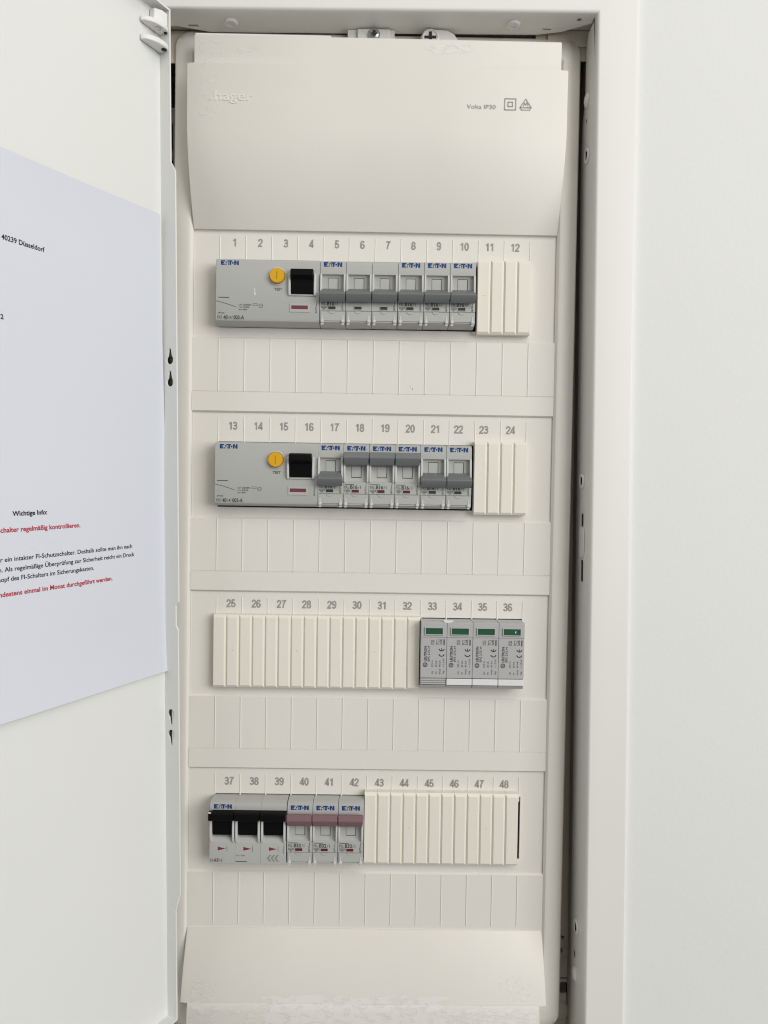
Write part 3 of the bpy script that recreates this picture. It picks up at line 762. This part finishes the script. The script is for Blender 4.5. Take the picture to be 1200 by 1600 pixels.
# small paint chips on levers, as parts of the breakers that carry them
for o in [o for o in COL.objects if o.name.startswith('circuit_breaker')]:
    l = o['label']
    if l in (TOP[5], SECOND[0], SECOND[4]):
        mb = MB()
        for q in range(3):
            x, t = random.uniform(3, 14), random.uniform(20.0, 22.6)
            y = -12 - (t - 19.6) / 3.6 * 6.2 - 0.06
            a = random.uniform(.25, .5)
            mb.box(x, x + a * 1.8, y - .1, y + .2, -t - a, -t)
        obj('chip_or_glint', mb, m_spdw, o, bevel=0.05)

# ------------------------------------------------------------------ three-pole main switch
sw = empty('main_switch', (RX - 0.4, 0, ROWZ[3])); tag(sw, 'grey three-pole main switch with three black levers and red triangles, bottom row', 'main switch')
prof = yz_t([(26, 0.6), (-6, 0.0), (-9.0, 0.4), (-11.2, 1.4), (-12, 3.0), (-12, 5.6), (-7.5, 6.0), (-7, 7.0), (-7, 21.0), (-9.4, 25.0), (-12, 27.4), (-12.3, 28.2), (-12.3, 42.8), (-3, 43.6), (26, 44.0)])
def f():
    mb = MB(); mb.side(prof, 0, PIT - 0.03); return mb.data('pole_housing', m_grey)
def f2():
    mb = MB(); mb.side(yz_t([(-6.5, 6.4), (-13.5, 5.2), (-18.2, 5.0), (-19.0, 5.9), (-18.8, 10.0), (-17.6, 10.9), (-14.8, 10.9), (-13.4, 12.4), (-12.3, 22.9), (-6.5, 22.9)]), 2.2, 15.2)
    mb.side(yz_t([(-14.2, 5.12), (-18.25, 4.95), (-19.1, 5.85), (-18.9, 10.05), (-17.65, 10.95), (-14.2, 10.95)]), 0.15, 17.2)
    return mb.data('lever', m_black)
def f3():
    mb = MB(); mb.side(yz_t([(-6, 11), (-12.4, 11), (-14.4, 12.4), (-14.6, 22), (-13.6, 27), (-12.2, 28.4), (-9, 28)]), 0, 1.55); return mb.data('cheek', m_cheek)
def f4():
    mb = MB(); mb.poly([(5.8, -12.42, -31.0), (5.8, -12.42, -33.6), (11.2, -12.42, -32.3)]); return mb.data('triangle_print', m_pink2, normals=False)
for k in range(3):
    hx = put('pole_housing', 'sw1', f, sw, 0.18, loc=(PIT * k, 0, 0))
    put('lever', 'sw2', f2, sw, 0.3, loc=(PIT * k, 0, 0))
    for cx in (0.25, 15.65): put('cheek', 'sw3', f3, sw, 0.45, 3, loc=(PIT * k + cx, 0, 0))
    put('triangle_print', 'sw4', f4, hx)
mb = MB(); brand(mb, 2.9, -4.6, 12.2, 3.0, -12.1)
obj('brand_print', mb, m_blue, sw, normals=False)
mb = MB(); y = -12.42
for k in range(3): stroke(mb, [(PIT * k + 12.1, -30.4), (PIT * k + 12.1, -34.2)], .22, y)
text(mb, 'IS-', flat(0.9, -41.4, y), 2.1, 'L', 2.4, 0.0); text(mb, '63', flat(3.4, -41.4, y), 2.3, 'L', 3.0, 0.03); text(mb, '/3', flat(6.7, -41.4, y), 2.1, 'L', 2.0, 0.0)
text(mb, 'In = 63A', flat(PIT + 1.0, -37.4, y), 1.0, 'L', 6.0, 0.0); stroke(mb, [(PIT + .8, -41.2), (PIT + 8.2, -41.2)], .5, y)
for q in range(3):
    stroke(mb, [(2 * PIT + 6.6 + 2.6 * q, -36.4), (2 * PIT + 4.8 + 2.6 * q, -38.7), (2 * PIT + 6.6 + 2.6 * q, -41)], .24, y)
    stroke(mb, [(2 * PIT + 7.4 + 2.6 * q, -36.4), (2 * PIT + 5.6 + 2.6 * q, -38.7), (2 * PIT + 7.4 + 2.6 * q, -41)], .16, y)
stroke(mb, [(3 * PIT - 1.5, -29.5), (3 * PIT - 1.5, -32), (3 * PIT - 2.2, -33)], .28, y); stroke(mb, [(3 * PIT - 1.5, -33.4), (3 * PIT - 2.1, -34.4), (3 * PIT - 1.5, -35.4)], .28, y)
obj('printed_text', mb, m_ink, sw, normals=False)
mb = MB(); mb.box(0.4, 2.2, -19.3, -18.4, -5.2, -4.55); obj('chip_or_glint', mb, m_spdw, sw, bevel=0.1)  # white glint on the lever edge, put in as a small white piece

# ------------------------------------------------------------------ four surge arresters
def arrester(k, label):
    x = 35.6 + 17.8 * k; WS = 17.8 - 0.2
    r = empty('surge_arrester', (x, 0, ROWZ[2])); tag(r, label, 'surge arrester', 'plug-in surge arresters with green windows')
    grooved = k == 0
    def f():
        yl = -12.0
        mb = MB(); mb.side(yz_t([(24, .4), (-11.6, 0), (-12.6, .5), (-12.6, 10.4), (-12.1, 10.6), (yl, 38.6), (-9.5, 38.8), (-9.5, 43.6), (-11.5, 43.9), (-9.4, 46.2), (24, 46.4)]), 0, WS)
        return mb.data('housing', m_spd)
    hs = put('housing', 'sp1', f, r, 0.25)
    def f():
        mb = MB(); mb.plate(rect(2.4, 15.2, -8.9, -3.5), [rect(3.1, 14.6, -8.3, -4.15)], lambda p: (p[0], -13.5, p[1]), lambda p: (p[0], -12.5, p[1])); return mb.data('window_frame', m_shut)
    wf = put('window_frame', 'sp2', f, r, 0.2)
    def f():
        mb = MB(); mb.box(3.0, 14.7, -12.75, -12.5, -8.4, -4.05); return mb.data('green_window', m_green)
    put('green_window', 'sp3', f, wf)
    if grooved:
        def f():
            mb = MB(); mb.box(0.2, WS - .2, -11.2, -9.4, -43.4, -39)
            for q in range(3): mb.box(.2, WS - .2, -12.0, -11.1, -40.5 - 1.35 * q, -39.5 - 1.35 * q)
            return mb.data('handle', m_spd)
    else:
        def f():
            mb = MB(); mb.box(0.1, WS - .1, -12.6, -9.4, -43.3, -39.05); return mb.data('handle', m_spdw)
    h = put('handle', ('sp4', grooved), f, r, 0.3)
    if grooved: h['label'] = 'grey grooved handle'
    def f():
        mb = MB(); y = -12.25
        text(mb, 'LEUTRON', up(4.0, -27.2, y), 1.75, 'L', 10.6, 0.03)
        ring(mb, 3.15, -29.6, 1.35, .4, y); text(mb, 'N', up(3.75, -30.3, y), 1.3, 'L', 1.4, .02)
        text(mb, 'EPS 275-M', up(6.3, -27.2, y), 1.55, 'L', 10.6, 0.0)
        for q, (a_, b_) in enumerate((('Uc', '275 V~'), ('In', '20 kA'), ('Imax', '40 kA'), ('Up', '< 1,2 kV'))):
            xx = 8.6 + 2.55 * q
            text(mb, a_, up(xx, -35.8, y), 1.15, 'L', (2.0, 1.6, 3.6, 2.4)[q], 0.0)
            text(mb, b_, up(xx, -31.0, y), 1.15, 'L', (5.0, 4.4, 4.6, 6.0)[q], 0.0)
        stroke(mb, rect(7.0, 8.9, -15.4, -12.6), .2, y, True); text(mb, 'T2', up(8.5, -15.0, y), 1.1, 'L', 2.0, 0)
        stroke(mb, rect(10.8, 13.6, -15.2, -12.3), .2, y, True); stroke(mb, [(10.4, -15.6), (14.0, -12.0)], .22, y); stroke(mb, [(14.3, -15.4), (14.3, -12)], .25, y)
        mb.poly([(p[0], y, p[1]) for p in rect(15.5, 16.25, -15.9, -11.9)])
        # CE mark, turned with the lettering
        ring(mb, 14.3, -21.7, 1.85, .55, y, 16, 200, 340); ring(mb, 14.3, -18.0, 1.85, .55, y, 16, 200, 340); stroke(mb, [(14.3, -19.8), (14.3, -18.2)], .5, y)
        return mb.data('printed_text', m_ink, normals=False)
    put('printed_text', 'sp5', f, r)
    return r
arrester(0, 'grey surge arrester with a grey grooved handle touching the long ivory strip')
for k, lab in ((1, 'white-handled surge arrester directly right of the one with the grooved handle'), (2, 'white-handled surge arrester, third from the long ivory strip'),
               (3, 'white-handled surge arrester at the right end with a white chip in its green window')):
    a_ = arrester(k, lab)
    if k == 1:
        mb = MB(); mb.face_xz([(-2.8, 0.9), (-1.2, 1.6), (1, 1.0), (3.4, 1.2), (4.6, 0.2), (2, -0.5), (-1.4, -0.6)], -12.3, -10.0)
        obj('paint_flake', mb, m_spdw, a_, bevel=0.1)
mb = MB(); mb.box(11.0, 11.7, -12.9, -12.76, -7.0, -5.6); obj('chip_or_glint', mb, m_spdw, a_, bevel=0.05)


# ------------------------------------------------------------------ ivory blanking strips made of half-module panels
def me_panel(w, first, last):
    mb = MB(); a = 0.35 if first else 1.05; c = 0.35 if last else 1.5; h = 50.8
    f = [(-.1 + a, -5.0, -h + 1.7), (w - c, -5.0, -h + 1.7), (w - c, -5.0, -2.0), (-.1 + a, -5.0, -2.0)]
    g = [(.0, -3.6, -h), (w, -3.6, -h), (w, -3.6, 0), (.0, -3.6, 0)]
    k = [(.0, 1.8, -h), (w, 1.8, -h), (w, 1.8, 0), (.0, 1.8, 0)]
    F, G, K = ([mb.bm.verts.new(p) for p in q] for q in (f, g, k))
    mb.bm.faces.new(F); mb.bm.faces.new(K[::-1])
    for A, B in ((F, G), (G, K)):
        for i in range(4): mb.bm.faces.new([A[i], A[(i + 1) % 4], B[(i + 1) % 4], B[i]])
    return mb.data('panel', m_blank, 20)
def me_mark():
    mb = MB(); mb.lathe((0, -5.0, -24.5), (0, -1, 0), [(.42, 0), (.3, .18), (0, .2)], 8); return mb.data('mould_mark', mat('mark', (.55, .48, .38), .5))
def blank(x0, x1, zt, n, label, marks=()):
    r = empty('blanking_strip', (x0, 0, zt)); tag(r, label, 'blanking strip', 'ivory grooved blanking strips over unused positions')
    w = (x1 - x0) / n
    for k in range(n):
        e = (k == 0, k == n - 1)
        p = put('panel', ('pan', round(w, 3)) + e, lambda: me_panel(w, *e), r, 0.15, loc=(w * k, 0, 0))
        if k in marks: put('mould_mark', 'mk', me_mark, p, loc=(w * .5, 0, 0))
    return r
blank(70.6, 107.3, -18.0, 4, 'upper short ivory blanking strip of four panels, in the top row', marks=(0,))
blank(70.6, 107.2, -142.4, 4, 'lower short ivory blanking strip of four panels, in the second row')
blank(-108.3, 35.2, -265.2, 16, 'longest ivory blanking strip of sixteen panels, left of the surge arresters', marks=(1, 6, 12))
blank(-1.6, 106.3, -388.7, 12, 'ivory blanking strip of twelve panels, right of the mauve levers', marks=(3, 9))
